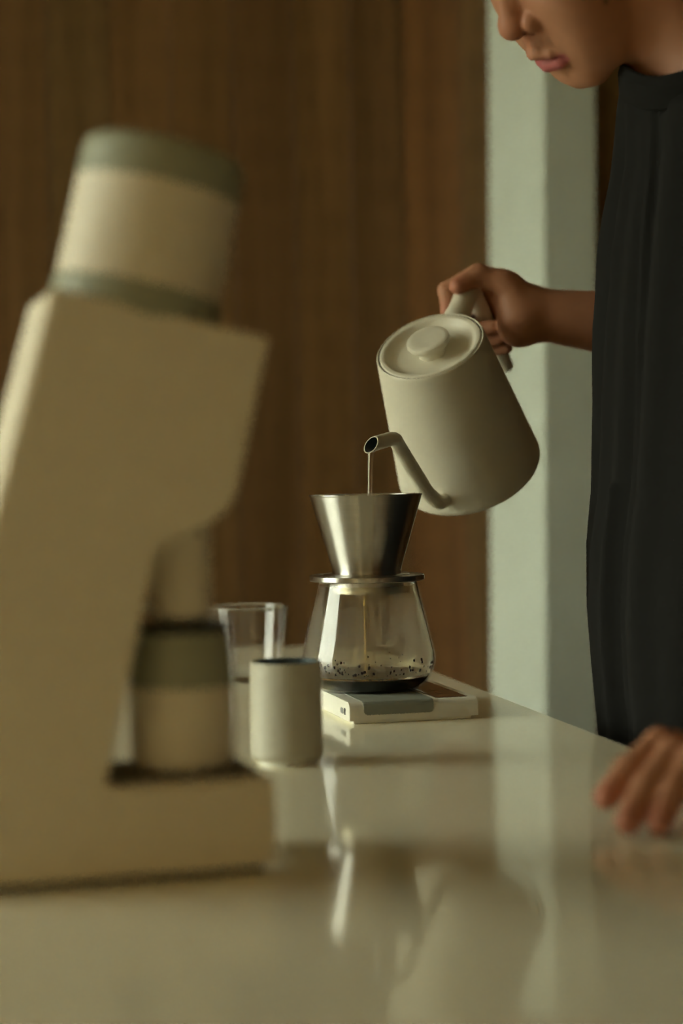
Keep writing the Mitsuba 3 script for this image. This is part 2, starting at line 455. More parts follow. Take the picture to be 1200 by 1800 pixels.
# dosing cup on the grinder's base, above its dark shade sheet
dz = CZ + .0587
dc = GO + GE * (-.0455) + GT * .054
DM = frame_matrix(A(dc[0], dc[1], dz), GE, GT, A(0, 0, 1))
put('dosing_cup__body', lathe(fillet([(0, 0), (.029, 0), (.0315, .004), (.0318, .05), (.0305, .0505), (.0, .0505)], [0, .003, .003, 0, 0, 0])), 'cream_shell', 40, DM)
put('dosing_cup__collar', lathe(fillet([(0, .0505), (.0318, .0505), (.0318, .066), (.0292, .0845), (.0275, .0845), (.027, .07), (0, .07)], [0, 0, .004, .001, .001, .003, 0])), 'grey_green_shell', 40, DM)
put('dosing_cup__rim', lathe(fillet([(.0268, .083), (.0296, .083), (.0296, .0875), (.0268, .0875)], 0), closed=True), 'dark_gasket', 40, DM)
tag('dosing_cup', 'blurred cream dosing cup with dark grey green collar, standing on the grinder base', 'cup')

# ------------------------------------------------------------------ cream tumbler in front of the scale
TM = frame_matrix(A(-.0479, 1.5738, CZ), A(1, 0, 0), A(0, 1, 0), A(0, 0, 1))
out = fillet([(0, .003), (.0262, .003), (.0296, .0065), (.0288, .0826)], [0, .006, .014, 0], 8)
put('tumbler__wall', lathe(list(out) + list(fillet([(.0288, .0826), (.0284, .0832), (.0278, .0832)], 0))), 'tumbler_paint', 40, TM)
put('tumbler__lining', lathe(fillet([(.0281, .0832), (.0274, .0828), (.0272, .012), (.018, .008), (0, .008)], [0, 0, .006, .004, 0])), 'steel_grey_inner', 40, TM)
put('tumbler__foot', lathe(fillet([(0, 0), (.0235, 0), (.0235, .0045), (0, .0045)], [0, .001, 0, 0])), 'white_plastic', 40, TM)
tag('tumbler', 'small cream tumbler with blue grey metal inside, standing just left of the scale', 'cup')
labels['tumbler__lining'] = {'label': 'blue grey metal lining'}

# ------------------------------------------------------------------ glass pitcher behind the tumbler
def pitcher():
    o = fillet([(0, 0), (.034, 0), (.0375, .004), (.0445, .080), (.0452, .0825)], [0, .003, .005, .002, 0], 6)
    r = [(.0436 + .0022 * math.cos(a), .0822 + .0024 * math.sin(a)) for a in np.linspace(0, math.pi, 8)]
    n_ = fillet([(.0420, .0810), (.0348, .010), (.030, .0065), (0, .0065)], [0, .006, .005, 0], 6)
    m = lathe(list(o) + r + list(n_), 128)
    v = m.vertices.copy()
    ang = np.arctan2(v[:, 1], v[:, 0])
    w = np.exp(-((np.abs(np.angle(np.exp(1j * (ang - math.radians(184))))) / .17) ** 2)) * np.clip((v[:, 2] - .055) / .028, 0, 1) ** 2
    rr = np.hypot(v[:, 0], v[:, 1])
    v[:, :2] *= (1 + .008 * w / np.maximum(rr, .01))[:, None]
    m.vertices = v
    return m


put('glass_pitcher', pitcher(), 'clear_glass', 50, frame_matrix(A(-.1085, 2.19, CZ + .0004), A(1, 0, 0), A(0, 1, 0), A(0, 0, 1)))
tag('glass_pitcher', 'small clear glass pitcher with a pouring lip, half hidden behind grinder and tumbler', 'glass pitcher')

# ------------------------------------------------------------------ kitchen scale
SA = math.radians(14)
SX, SY = A(math.cos(SA), math.sin(SA), 0), A(-math.sin(SA), math.cos(SA), 0)
SO = A(.0044, 1.7961, CZ)
SM = frame_matrix(SO, SX, SY, A(0, 0, 1))
SW, SD, SZ = .1255, .160, .0205
# side profile (depth, height) with a rounded front top edge, extruded along the width
prof = list(fillet([(0, .0035), (0, SZ), (SD, SZ), (SD, .0035)], [0, .010, .010, 0], 8))
PM = SM @ frame_matrix(A(0, 0, 0), A(0, 1, 0), A(0, 0, 1), A(1, 0, 0))
put('kitchen_scale__body', prism(prof, 0, SW, .0007, 3), 'white_plastic', 30, PM)
put('kitchen_scale__base', chbox(.004, SW - .006, .003, SD - .004, 0, .0038, .0006), 'white_plastic', False, SM)
# the rubber pad: a strip that follows the profile and hangs over the front edge
px0, px1 = .0135, .0815
path = fillet([(-.0006, .0085), (-.0006, SZ + .0006), (SD - .02, SZ + .0006)], [0, .010, 0], 8)
pn = []
for k, (y, z) in enumerate(path):
    e = min(1.0, max(0.0, (z - .0085) / .004)) if k < 3 else 1.0
    pn.append((y, z))
path = np.array(pn)
rows = []
ys = np.r_[[path[0] + [0, dzz] for dzz in (0, .0004, .0012, .0025, .004)], path[1:]]
for (y, z) in ys:
    dd = z - .0085
    inset = .004 - math.sqrt(max(0, .004 ** 2 - (.004 - min(dd, .004)) ** 2)) if y < 0 else 0.0
    rows.append([(px0 + inset, y, z), (px1 - inset, y, z)])
rows = np.array(rows)
nrm = np.gradient(ys, axis=0)
nrm = np.stack([-nrm[:, 1], nrm[:, 0]], 1)
nrm /= np.maximum(np.linalg.norm(nrm, axis=1, keepdims=True), 1e-9)
back = rows.copy()
back[:, :, 1] -= nrm[:, None, 0] * .0012
back[:, :, 2] -= nrm[:, None, 1] * .0012
n_ = len(rows)
V = np.vstack([rows[:, 0], rows[:, 1], back[:, 0], back[:, 1]])
i = np.arange(n_ - 1)
fq = [np.stack([i, i + n_, i + n_ + 1, i + 1], 1), np.stack([i + 2 * n_, i + 2 * n_ + 1, i + 3 * n_ + 1, i + 3 * n_], 1),
      np.stack([i, i + 1, i + 1 + 2 * n_, i + 2 * n_], 1), np.stack([i + n_, i + 3 * n_, i + 3 * n_ + 1, i + n_ + 1], 1),
      np.array([[0, 2 * n_, 3 * n_, n_], [n_ - 1, 2 * n_ - 1, 4 * n_ - 1, 3 * n_ - 1]])]
put('kitchen_scale__rubber_pad', (V, np.vstack(fq)), 'grey_rubber', 30, SM)
put('kitchen_scale__display', chbox(.0865, .1175, .0085, SD - .012, SZ - .001, SZ + .0005, .0003), 'display_glass', False, SM)
for k, (x, y, l) in enumerate(((.0955, .040, .007), (.1045, .040, .006), (.0965, .062, .009))):
    put('kitchen_scale__display__mark' + ('_%03d' % k if k else ''), box(x, x + l, y, y + .003, SZ + .0004, SZ + .0007), 'display_mark', False, SM)
cap = lambda y0, y1, z0, z1, r, x0, x1: prism(sg.box(y0 + r, z0 + r, y1 - r, z1 - r).buffer(r - 1e-5, 8), x0, x1)
put('kitchen_scale__charging_port', cap(.0235, .0345, .0078, .0132, .0026, -.0004, .002), 'button_grey', 30, PM)
put('kitchen_scale__power_slot', cap(.0160, .0205, .0075, .0138, .0015, -.0005, .002), 'port_dark', 30, PM)
tag('kitchen_scale', 'flat white coffee scale with grey rubber pad and dark display, under the glass carafe', 'scale')
labels['kitchen_scale__display'] = {'label': 'dark glossy display strip'}
labels['kitchen_scale__rubber_pad'] = {'label': 'grey rubber pad lapping over the front edge'}

# ------------------------------------------------------------------ carafe with coffee
PX = A(.0240, 1.907, CZ + SZ + .0009)
CRM = frame_matrix(PX, A(1, 0, 0), A(0, 1, 0), A(0, 0, 1))
NECKZ = .1055
co = fillet([(0, 0), (.0485, 0), (.0610, .010), (.0668, .028), (.0640, .042), (.0488, NECKZ)], [0, .006, .010, .013, .018, 0], 10)
ci = fillet([(.0471, NECKZ - .0004), (.0623, .0415), (.0650, .0285), (.0594, .0113), (.0470, .0014), (0, .0014)], [0, .018, .013, .010, .006, 0], 10)
crim = [(.04795 + .00085 * math.cos(a), NECKZ + .0006 * math.sin(a)) for a in np.linspace(0.2, math.pi - .2, 6)]
cg = lathe(list(co) + crim + list(ci), 160)
v = cg.vertices.copy()
ang = np.arctan2(v[:, 1], v[:, 0])
w = np.exp(-((np.abs(np.angle(np.exp(1j * (ang - math.radians(-76))))) / .12) ** 2)) * np.clip((v[:, 2] - .084) / .0215, 0, 1) ** 1.3
v[:, :2] *= (1 + .010 * w / np.maximum(np.hypot(v[:, 0], v[:, 1]), .01))[:, None]
cg.vertices = v
put('glass_carafe__vessel', cg, 'clear_glass', 50, CRM)
# steam condensed on the inside: a thin matt film just inside the glass
film = [(.0471 - .0003 + .0004, NECKZ - .003)] + [(r - .0003, z) for r, z in ci if z < NECKZ - .004 and z > .0150]
film = np.vstack([film[0], *[np.array(film[i]) * (1 - t) + np.array(film[i + 1]) * t for i in range(len(film) - 1) for t in (.5, 1)]])


def mist(p, n, uv):
    a = dr.atan2(p.y - PX[1], p.x - PX[0])
    top = smoothstep(0.060, 0.098, p.z - PX[2] + 0.008 * (noise(a * 9, 1.0) - 0.5))        # droplets thin out under the lid
    return mi.Float(0.70) + 0.16 * fbm(a * 14, p.z * 25, 2.0) + 0.05 * noise(p.x * 900, p.y * 900, p.z * 900) + 0.14 * top


scene['condensation'] = {'type': 'principledthin', 'base_color': {'type': 'rgb', 'value': [.92, .88, .76]}, 'roughness': .04, 'spec_trans': proc(mist), 'diff_trans': 1.2, 'eta': 1.15}
put('glass_carafe__condensation', lathe(film, 160), 'condensation', True, CRM)
drops = []
for k in range(95):
    a = math.radians(-90 + RNG.normal() * 48)
    z = .0185 + abs(RNG.normal()) * .0085
    if z > .05:
        continue
    r = np.interp(z, [q[1] for q in ci[::-1]], [q[0] for q in ci[::-1]]) - .0004
    s = .0006 + .0010 * RNG.random() ** 2
    m = trimesh.creation.icosphere(1, s)
    m.vertices = m.vertices * [1, 1, 1.25] + [r * math.cos(a), r * math.sin(a), z]
    drops.append(m)
put('glass_carafe__splash_drops', cat(*drops), 'coffee', True, CRM)
tag('glass_carafe', 'clear glass carafe misted inside, holding a little coffee, standing on the white scale', 'carafe')
labels['glass_carafe__splash_drops'] = {'label': 'small brown coffee drops on the inner glass', 'kind': 'stuff'}
lev = .0140
cf = [(max(r - .00015, 0), z + .00015) for r, z in ci[::-1] if z < lev]
rl = np.interp(lev, [q[1] for q in ci[::-1]], [q[0] for q in ci[::-1]]) - .00015
put('brewed_coffee__liquid', lathe(cf + [(rl, lev), (rl - .0012, lev - .0004), (0, lev - .0005)], 128), 'coffee', 50, CRM)
fo = []
for k in range(130):
    a = math.radians((-130 + RNG.normal() * 9) if k % 2 else (-100 + RNG.normal() * 22))
    s = .0005 + .0007 * RNG.random()
    m = trimesh.creation.icosphere(1, s)
    m.vertices = m.vertices * [1, 1, .7] + [(rl - .0016 - .003 * RNG.random() ** 2) * math.cos(a), (rl - .0016 - .003 * RNG.random() ** 2) * math.sin(a), lev - .0001]
    fo.append(m)
put('brewed_coffee__foam', cat(*fo), 'coffee_foam', True, CRM)
tag('brewed_coffee', 'shallow pool of dark brewed coffee in the bottom of the glass carafe', 'coffee')
labels['brewed_coffee__foam'] = {'label': 'golden foam bubbles at the edge of the coffee', 'kind': 'stuff'}

# ------------------------------------------------------------------ dripper, filter, coffee bed
DZ = NECKZ + .0014
DRM = frame_matrix(PX + A(0, 0, DZ), A(1, 0, 0), A(0, 1, 0), A(0, 0, 1))
PLT = .0056
dm, duv = lathe_uv(list(fillet([(.0340, PLT), (.0338, PLT + .004), (.0350, PLT + .0095), (.0552, PLT + .0775), (.0560, PLT + .0785), (.0556, PLT + .0795), (.0546, PLT + .0788), (.0340, PLT + .010), (.0325, PLT + .004)],
                                   [0, .002, .005, .0007, .0006, .0006, .001, .003, 0], 6)))
put('coffee_dripper__cone', dm, 'brushed_steel', True, DRM, uv=duv)
dm, duv = lathe_uv(list(fillet([(.030, 0), (.0555, 0), (.0566, .0006), (.0566, PLT - .0006), (.0560, PLT), (.0425, PLT), (.0410, PLT + .0012), (.0340, PLT + .0014), (.030, PLT + .0014)], [0, .0005, .0005, .0005, .0005, .0006, .0006, 0, 0], 4)))
put('coffee_dripper__flange', dm, 'brushed_steel', True, DRM, uv=duv)
put('coffee_dripper__skirt', lathe(fillet([(.0355, 0), (.0358, -.0125), (.0345, -.0135), (0.006, -.0135), (0.006, -.0125), (.033, -.0125), (.0335, 0)], [0, .001, .001, 0, 0, .001, 0], 4)), 'polished_steel', 40, DRM)
tag('coffee_dripper', 'brushed steel cone dripper resting on the mouth of the glass carafe', 'coffee dripper')
# fluted paper
n_ = 480
a = np.arange(n_) * 2 * np.pi / n_
prof = [(.0300, .013), (.0335, .018), (.0430, .050), (.0505, .0750), (.0510, .0772), (.0507, .0772), (.0500, .0745), (.0425, .050), (.0330, .018), (.0295, .0133)]
V = []
for r, z in prof:
    fl = .0022 * min(1, (z - .012) / .03)
    rr = r + fl * np.sin(a * 20)
    V.append(np.stack([rr * np.cos(a), rr * np.sin(a), PLT + z + (.0011 * np.sin(a * 20 + .6) + .0005 * np.sin(a * 3)) * (z > .072)], 1))
V = np.vstack(V)
i, j = np.meshgrid(np.arange(len(prof) - 1), np.arange(n_), indexing='ij')
k = (j + 1) % n_
put('paper_filter', (V, np.stack([i * n_ + j, i * n_ + k, (i + 1) * n_ + k, (i + 1) * n_ + j], -1).reshape(-1, 4)), 'paper', True, DRM)
tag('paper_filter', 'cream fluted paper filter sitting inside the steel dripper', 'coffee filter')
put('coffee_grounds', lathe(fillet([(0, PLT + .0138), (.0285, PLT + .0138), (.0395, PLT + .0485), (.028, PLT + .0465), (0, PLT + .045)], [0, .002, .001, .004, 0]), 96), 'wet_grounds', 40, DRM)
tag('coffee_grounds', 'wet brown coffee bed inside the paper filter', 'coffee grounds')
# coffee running down inside the carafe
cs = PX + A(-.0025, -.004, 0)
zz = np.linspace(lev - .001, DZ - .0128, 26)
put('coffee_stream', tube([cs + A(.0002 * math.sin(z * 300), 0, z) for z in zz], [.0009 + .0003 * math.sin(z * 130) ** 2 for z in zz], 16), 'golden_coffee', True)
tag('coffee_stream', 'thin golden thread of coffee falling from the dripper into the carafe', 'coffee stream')

# ------------------------------------------------------------------ kettle, tipped towards the viewer
KS = 1.03
ka = A(-.2767, -.5667, .776)
ka /= np.linalg.norm(ka)
ks = A(-.3405, -.6973, -.6307)
ks -= ka * (ks @ ka)
ks /= np.linalg.norm(ks)
kt = np.cross(ka, ks)
KB = EYE + (A(.1384, 2.0523, 1.1317) - EYE) * KS
KM = frame_matrix(KB, ks, kt, ka)
kp = lambda s, a_: KB + (ks * s + ka * a_) * KS * 1e-3
kmm = lambda pts: [(r * KS * 1e-3, z * KS * 1e-3) for r, z in pts]
body = list(fillet(kmm([(0, 0), (70, 0), (77.2, 7), (56.6, 164.5), (56.0, 166.6)]), [0, .004, .0125, .001, 0], 10))
body += kmm([(55.3, 167.2), (54.4, 166.6), (54.2, 160), (54.0, 148), (40, 148), (0, 148)])
put('gooseneck_kettle__body', lathe(body, 160), 'cream_paint', 40, KM)
put('gooseneck_kettle__lid_seal', lathe(kmm([(53.6, 160), (54.3, 160), (54.3, 166.2), (53.6, 166.2)]), 128, closed=True), 'dark_gasket', 40, KM)
lid = fillet(kmm([(0, 152), (53.4, 152), (53.4, 166.0), (52.4, 167.6), (48.0, 167.6), (41, 158.5), (0, 157.2)]), [0, 0, .0012, .0012, .003, .006, 0], 7)
put('gooseneck_kettle__lid', lathe(lid, 160), 'cream_paint', 40, KM)
knob = fillet(kmm([(0, 156), (14, 156), (13.2, 166.5), (20.5, 168.5), (22.6, 171.5), (21.8, 176.0), (18, 177.0), (0, 176.2)]), [0, .001, .0015, .002, .0015, .001, .0015, 0], 7)
put('gooseneck_kettle__lid__knob', lathe(knob, 96), 'cream_paint', 40, KM)
sp = fillet([kp(*q) for q in ((62, 20), (86, 31), (103, 58), (127, 141))] + [A(.0535, 1.905, 1.1685), A(.0296, 1.866, 1.1613)], [0, .009, .012, .016, .016, 0], 10)
sp = np.array(sp)
ln = np.r_[0, np.cumsum(np.linalg.norm(np.diff(sp, axis=0), axis=1))]
ln /= ln[-1]
rads = np.interp(ln, [0, .15, .5, .8, 1], [.0078, .0078, .0076, .0070, .0072])


def hollow_tube(path, r, wall, n=36):
    """A spout: outer skin, obliquely cut mouth, inner skin."""
    o = tube(path, r, n, caps=False)
    i_ = tube(path, r - wall, n, caps=False)
    V = np.vstack([o.vertices, i_.vertices])
    L, m = len(o.vertices), len(path)
    F = [o.faces]
    j = np.arange(n)
    q = np.stack([(m - 1) * n + j, (m - 1) * n + (j + 1) % n, L + (m - 1) * n + (j + 1) % n, L + (m - 1) * n + j], 1)
    F += [q[:, [0, 1, 2]], q[:, [0, 2, 3]]]
    # cut the last rings level with the pouring lip: slide them along the end direction
    d = path[-1] - path[-2]
    d /= np.linalg.norm(d)
    low = A(0, 0, -1) - d * (A(0, 0, -1) @ d)
    low /= np.linalg.norm(low)
    for base in (0, L):
        for k in range(3):
            s = slice(base + (m - 1 - k) * n, base + (m - k) * n)
            V[s] += d * (((V[s] - path[m - 1 - k]) @ low) * 1.1 * (1, .5, .15)[k])[:, None]
    return trimesh.Trimesh(V, np.vstack(F), process=False), trimesh.Trimesh(V[L:], i_.faces[:, ::-1], process=False)


outer, inner = hollow_tube(sp, rads, .0009)
put('gooseneck_kettle__spout', outer, 'cream_paint', 40)
put('gooseneck_kettle__spout__lining', inner, 'steel_grey_inner', 40)  # steel inner skin, its dark tone also stands for shade in the mouth
hp = np.array(fillet([kp(*q) for q in ((-48, 143), (-84, 147), (-121, 152), (-131, 132), (-158, 22))], [0, .02, .016, .02, 0], 10))
ln = np.r_[0, np.cumsum(np.linalg.norm(np.diff(hp, axis=0), axis=1))]
hr = np.interp(ln, [0, .02, .045, .07, .09, ln[-1] - .004, ln[-1] - .001, ln[-1]], [.0170, .0155, .0128, .0122, .0112, .0106, .0100, .0080])
put('gooseneck_kettle__handle', tube(hp, hr, 36), 'cream_paint', 40)
tag('gooseneck_kettle', 'cream gooseneck kettle held tilted, pouring water into the steel dripper', 'kettle')
# poured water
tip = sp[-1]
wt = []
for q in np.linspace(0, 1, 30):
    dropz = .0005 + .069 * q
    fwdd = .0055 * math.sqrt(q) + .001
    d = (sp[-1] - sp[-2]) * [1, 1, 0]
    d /= np.linalg.norm(d)
    wt.append(tip + A(0, 0, -.0045) + d * (fwdd - .001) + A(0, 0, -dropz))
put('water_stream', tube(wt, np.interp(np.linspace(0, 1, 30), [0, .1, .5, 1], [.0034, .0026, .0020, .0017]), 20), 'water', True)
tag('water_stream', 'clear stream of water falling from the kettle spout', 'water')

# ------------------------------------------------------------------ the person
HO = A(.1762, 1.765, 1.531)             # base of the nose
HF = A(-.7378, -.227, -.6357)
HL = A(.4652, -.8533, -.2353)
HR = np.stack([HF, HL, np.cross(HF, HL)], 1)
HS = 1.17e-3
cone2 = cone


def head_sdf(q):
    """Head in millimetres; x forward, y to its left, z up, from the base of the nose."""
    a = np.abs(q[:, 1])
    s = np.stack([q[:, 0], a, q[:, 2]], 1).astype(np.float32)      # mirrored
    E = lambda c, r: ell(s, c, r)
    C_ = lambda a_, b_, ra, rb: cone(s, a_, b_, ra, rb)
    d = ell(q, (-95, 0, 88), (97, 75, 88))
    d = smin(d, E((-52, 0, 22), (52, 56, 70)), 22)
    d = smin(d, E((-34, 34, 14), (27, 25, 32)), 18)                # cheek
    d = smin(d, E((-27, 0, -17), (27, 30, 30)), 14)                # mouth mound
    d = smin(d, C_((-26, 0, -53), (-28, 13, -51.5), 15, 14), 14)     # chin
    d = smin(d, C_((-30, 16, -44), (-76, 49, -30), 14, 14), 16)    # jaw
    d = smin(d, C_((-76, 49, -30), (-86, 60, 20), 14, 12), 16)
    d = smin(d, E((-45, 36, -18), (34, 21, 32)), 18)               # lower cheek
    d = smin(d, C_((-8, 8, 66), (-22, 44, 64), 9, 9), 12)          # brow
    d = smax(d, -E((-4, 32, 47), (16, 17, 11)), 12)                # eye hollow
    d = smin(d, E((-22, 32, 46), (14, 17, 12)), 4)                 # eyelids
    # nose
    d = smin(d, C_((-7, 0, 56), (6, 0, 18), 7, 9.5), 9)
    d = smin(d, E((8.0, 0, 12.0), (11.5, 12, 10.5)), 5)
    d = smin(d, E((-6.0, 14.4, 10.5), (14.0, 8.2, 10.2)), 2.6)
    d = smin(d, C_((-1, 0, 5.0), (8, 0, 7), 3.5, 5), 3)
    d = smax(d, -E((1.5, 7.8, 2.6), (6.0, 3.4, 4.2)), 2.0)
    d = smax(d, -E((-19.5, 20.0, 15.0), (4, 3, 8)), 6)
    # lips
    d = smin(d, E((-18, 0, -9), (21.5, 18, 12)), 7)
    d = smin(d, C_((-1.2, 5.0, -4), (2.2, 4.8, -15.0), 2.0, 2.6), 4.5)
    up_ = smin(C_((3.6, 2.6, -17.4), (-2.2, 14, -19.8), 4.6, 3.6), C_((-2.2, 14, -19.8), (-13.5, 26, -23.6), 3.6, 1.8), 3)
    d = smin(d, up_, 3.2)
    lo_ = smin(C_((-5.0, 0, -31.4), (-8.6, 12, -30.2), 8.4, 7.0), C_((-8.6, 12, -30.2), (-15.5, 26, -25.4), 7.0, 2.2), 3)
    d = smin(d, lo_, 2.2)
    d = smax(d, -smin(C_((3.5, 0, -22.8), (-3.0, 13, -23.4), 2.0, 1.8), C_((-3.0, 13, -23.4), (-13, 25.0, -24.2), 1.8, 1.0), 2), 1.2)
    d = smax(d, -E((1.5, 0, -44.5), (7, 17, 4.5)), 8)              # fold above the chin
    # ear
    d = smin(d, E((-98, 71, 32), (15, 6, 29)), 5)
    d = smax(d, -E((-96, 78, 32), (8, 5, 18)), 4)
    return d


def head_color(q):
    x, a, z = q[:, 0], np.abs(q[:, 1]), q[:, 2]
    base = A(.41, .190, .108) * (0.96 + 0.08 * mikit.meshkit.fbm(q * .12, 3)[:, None])
    w_l = np.exp(-(np.maximum(np.abs(z + 30.8 - .009 * a * a) - 7.4 + .008 * a * a, 0) / 1.0) ** 2) * np.exp(-(np.maximum(a - 22, 0) / 3) ** 2) * (x > -16)
    w_u = np.exp(-(np.maximum(np.abs(z + 21.0 + .004 * a * a) - 2.4, 0) / 0.9) ** 2) * np.exp(-(np.maximum(a - 22, 0) / 3) ** 2) * (x > -15)
    w = np.clip(np.maximum(w_l, .30 * w_u), 0, 1)[:, None]
    c = base * (1 - w) + A(.42, .115, .115) * w
    n_ = np.exp(-((x - 8) ** 2 + a ** 2 + (z - 7) ** 2) / 400)[:, None]
    c = c * (1 - .18 * n_ * A(0, 1, 1))
    stub = (np.exp(-((z + 9) / 5) ** 2) * (a < 22) * (a > 4) * (x > -14))[:, None]     # shaved upper lip
    c = c * (1 - .22 * stub)
    mole = np.exp(-(((x + 38) / 2.0) ** 2 + ((z - 4) / 2.0) ** 2))[:, None] * (q[:, 1:2] > 0)
    c = c * (1 - .6 * mole)
    brow = (np.exp(-((z - 68) / 4) ** 2) * (a > 10) * (a < 50) * (x > -40))[:, None]
    return c * (1 - .85 * brow)


# torso lines: height, front, half depth, half width, in the room's directions about the counter edge
TOR = np.array([[.70, .264, .125, .185], [.80, .258, .130, .190], [.90, .2495, .136, .195], [.95, .2450, .140, .197], [1.0, .2425, .142, .198], [1.06, .2445, .141, .199], [1.11, .2515, .139, .20], [1.15, .2540, .137, .203],
                [1.27, .2585, .136, .208], [1.34, .2640, .135, .208], [1.414, .2740, .128, .195], [1.45, .2740, .118, .170], [1.475, .2720, .108, .140], [1.50, .2700, .100, .105], [1.54, .273, .090, .085], [1.60, .280, .08, .08]])
TC = A(0, 1.80, 0)


def torso_sdf(p, inset=0.0, top=1.515):
    z = p[:, 2]
    fr, a, b = (np.interp(z, TOR[:, 0], TOR[:, i]) for i in (1, 2, 3))
    a, b = a - inset, b - inset
    cx = fr + inset + a
    dx, dy = p[:, 0] - cx, p[:, 1] - TC[1]
    q0, q1 = dx * EU[0] + dy * EU[1], dx * EV[0] + dy * EV[1]
    n_ = 2.35
    r = (np.abs(q0 / a) ** n_ + np.abs(q1 / b) ** n_) ** (1 / n_)
    d = (r - 1) * np.minimum(a, b)
    return smax(d, z - top, .015).astype(np.float32)


# joints: right arm (far) to the kettle, left arm (near) to the worktop
RS, REL, RW = A(.420, 2.005, 1.425), A(.485, 2.135, 1.268), A(.216, 2.112, 1.303)
LS, LEL, LW = A(.440, 1.590, 1.425), A(.490, 1.430, 1.165), A(.325, 1.350, .962)


def hand_chain(p, joints, radii, k=.004):
    d = None
    for i in range(len(joints) - 1):
        e = cone(p, joints[i], joints[i + 1], radii[i], radii[i + 1])
        d = e if d is None else smin(d, e, k)
    return d


g0, g1 = kp(-131, 132), kp(-158, 22)
gd = (g1 - g0) / np.linalg.norm(g1 - g0)
e1 = A(-1, 0, 0) - gd * (A(-1, 0, 0) @ gd)
e1 /= np.linalg.norm(e1)
e2 = np.cross(gd, e1)
e2 *= -np.sign(e2[1])
gp = lambda t, x, y: g0 + gd * t + e1 * x + e2 * y      # t down the grip, x to the left, y towards the viewer
RF = []
for t, x in ((-.002, .006), (.020, .004), (.040, .002), (.058, -.001)):
    RF.append([gp(t, x - .010, -.032), gp(t + .001, x + .026, -.018), gp(t + .003, x + .016, .020), gp(t + .005, x - .014, .0235)])
RF[0] = [gp(-.006, -.004, -.032), gp(-.004, .031, -.022), gp(.004, .032, .004), gp(.012, .016, .022)]
FR = [(.0105, .0093, .0086, .0076), (.0107, .0096, .0088, .0078), (.0102, .0092, .0083, .0074), (.0092, .0080, .0073, .0066)]
RT = [A(.2052, 2.1097, 1.3169), A(.1785, 2.0985, 1.3375), A(.1522, 2.0974, 1.3450), A(.1290, 2.0860, 1.3330)]


def right_hand(p):
    d = None
    for f, r in zip(RF, FR):
        e = hand_chain(p, f, r)
        d = e if d is None else np.minimum(d, e)
    palm = None
    for f, r in zip(RF, (.0125, .013, .0125, .011)):
        e = cone(p, RW + (f[0] - RW) * .18, f[0] + (RW - f[0]) * .08, .018, r)
        palm = e if palm is None else smin(palm, e, .012)
    palm = smin(palm, cone(p, RW + A(-.02, -.012, -.004), RT[1] + (RT[0] - RT[1]) * .3, .022, .0165), .014)    # ball of the thumb
    palm = smin(palm, cone(p, RW + A(-.02, -.004, -.016), gp(.062, -.022, -.014), .020, .0145), .014)            # heel
    d = smin(d, palm, .006)
    th = hand_chain(p, RT, (.0165, .0130, .0120, .0092), .005)
    return smin(d, th, .006)


def right_arm(p):
    d = smin(cone(p, RW, RW + (REL - RW) * .45, .0275, .038), cone(p, RW + (REL - RW) * .45, REL, .038, .044), .02)
    fl = RW + (REL - RW) * .06
    d = smin(d, right_hand(p), .016)
    return smin(d, cone(p, REL, RS, .044, .055), .02)


LT = [A(.1710, 1.2680, .9205), A(.1805, 1.2374, .9102), A(.2000, 1.2323, .9098), A(.2245, 1.2360, .9090)]
LK = [A(.2474, 1.3357, .9394), A(.2481, 1.3136, .9399), A(.2515, 1.2936, .9386), A(.2580, 1.2780, .9340)]
LF = []
for i, (t, k_) in enumerate(zip(LT, LK)):
    m1 = k_ + (t - k_) * .46 + A(0, 0, (.019, .021, .019, .016)[i])
    m2 = k_ + (t - k_) * .78 + A(0, 0, (.011, .012, .011, .009)[i])
    LF.append([k_, m1, m2, t])


def left_hand(p):
    d = None
    for f, r in zip(LF, FR):
        e = hand_chain(p, f, [x * 1.12 for x in r])
        d = e if d is None else np.minimum(d, e)
    palm = None
    for f in LF:
        e = cone(p, LW + (f[0] - LW) * .15, f[0], .0185, .0125)
        palm = e if palm is None else smin(palm, e, .012)
    d = smin(d, palm, .006)
    th = hand_chain(p, [LW + A(-.010, .022, -.006), A(.283, 1.390, .930), A(.256, 1.392, .918), A(.232, 1.384, CZ + .0095)], (.017, .013, .011, .0088), .005)
    return smin(d, th, .008)


def left_arm(p):
    d = smin(cone(p, LW, LW + (LEL - LW) * .5, .0265, .037), cone(p, LW + (LEL - LW) * .5, LEL, .037, .043), .02)
    d = smin(d, left_hand(p), .014)
    return smin(d, cone(p, LEL, LS, .043, .054), .02)


HCEN = HO + HR @ A(-92, 0, 30) * HS
NB = A(.360, 1.790, 1.50)


def neck_sdf(p):
    c = HO + HR @ A(-100, 0, 15) * HS
    d = cone(p, NB - A(0, 0, .02), c, .058, .056)
    return smin(d, cone(p, NB + A(-.035, -.045, .005), HO + HR @ A(-96, 55, 10) * HS, .012, .016), .02)   # neck muscle


def upper(p):
    d = smin(head_sdf(((p - HO) @ HR / HS).astype(np.float32)) * HS, neck_sdf(p), .014)
    return d


def rest(p):
    d = torso_sdf(p, .02, 1.52)
    d = smin(d, cone(p, RS, REL, .05, .044), .03)
    d = smin(d, cone(p, LS, LEL, .05, .043), .03)
    for s in (1, -1):
        hip = A(.37, 1.80, .90) + EV * s * .09
        knee = A(.40, 1.80, .50) + EV * s * .10
        ank = A(.43, 1.80, .09) + EV * s * .10
        d = smin(d, smin(cone(p, hip, knee, .078, .055), cone(p, knee, ank, .055, .037), .03), .03)
    return smin(d, neck_sdf(p), .02)


pieces, cols = [], []
SKIN = A(.41, .190, .108)


def add_piece(fn, lo, hi, h, color=None):
    V, F = skin_mesh(fn, lo, hi, h)
    pieces.append((V, F))
    cols.append(color(V) if color else np.tile(SKIN, (len(V), 1)))


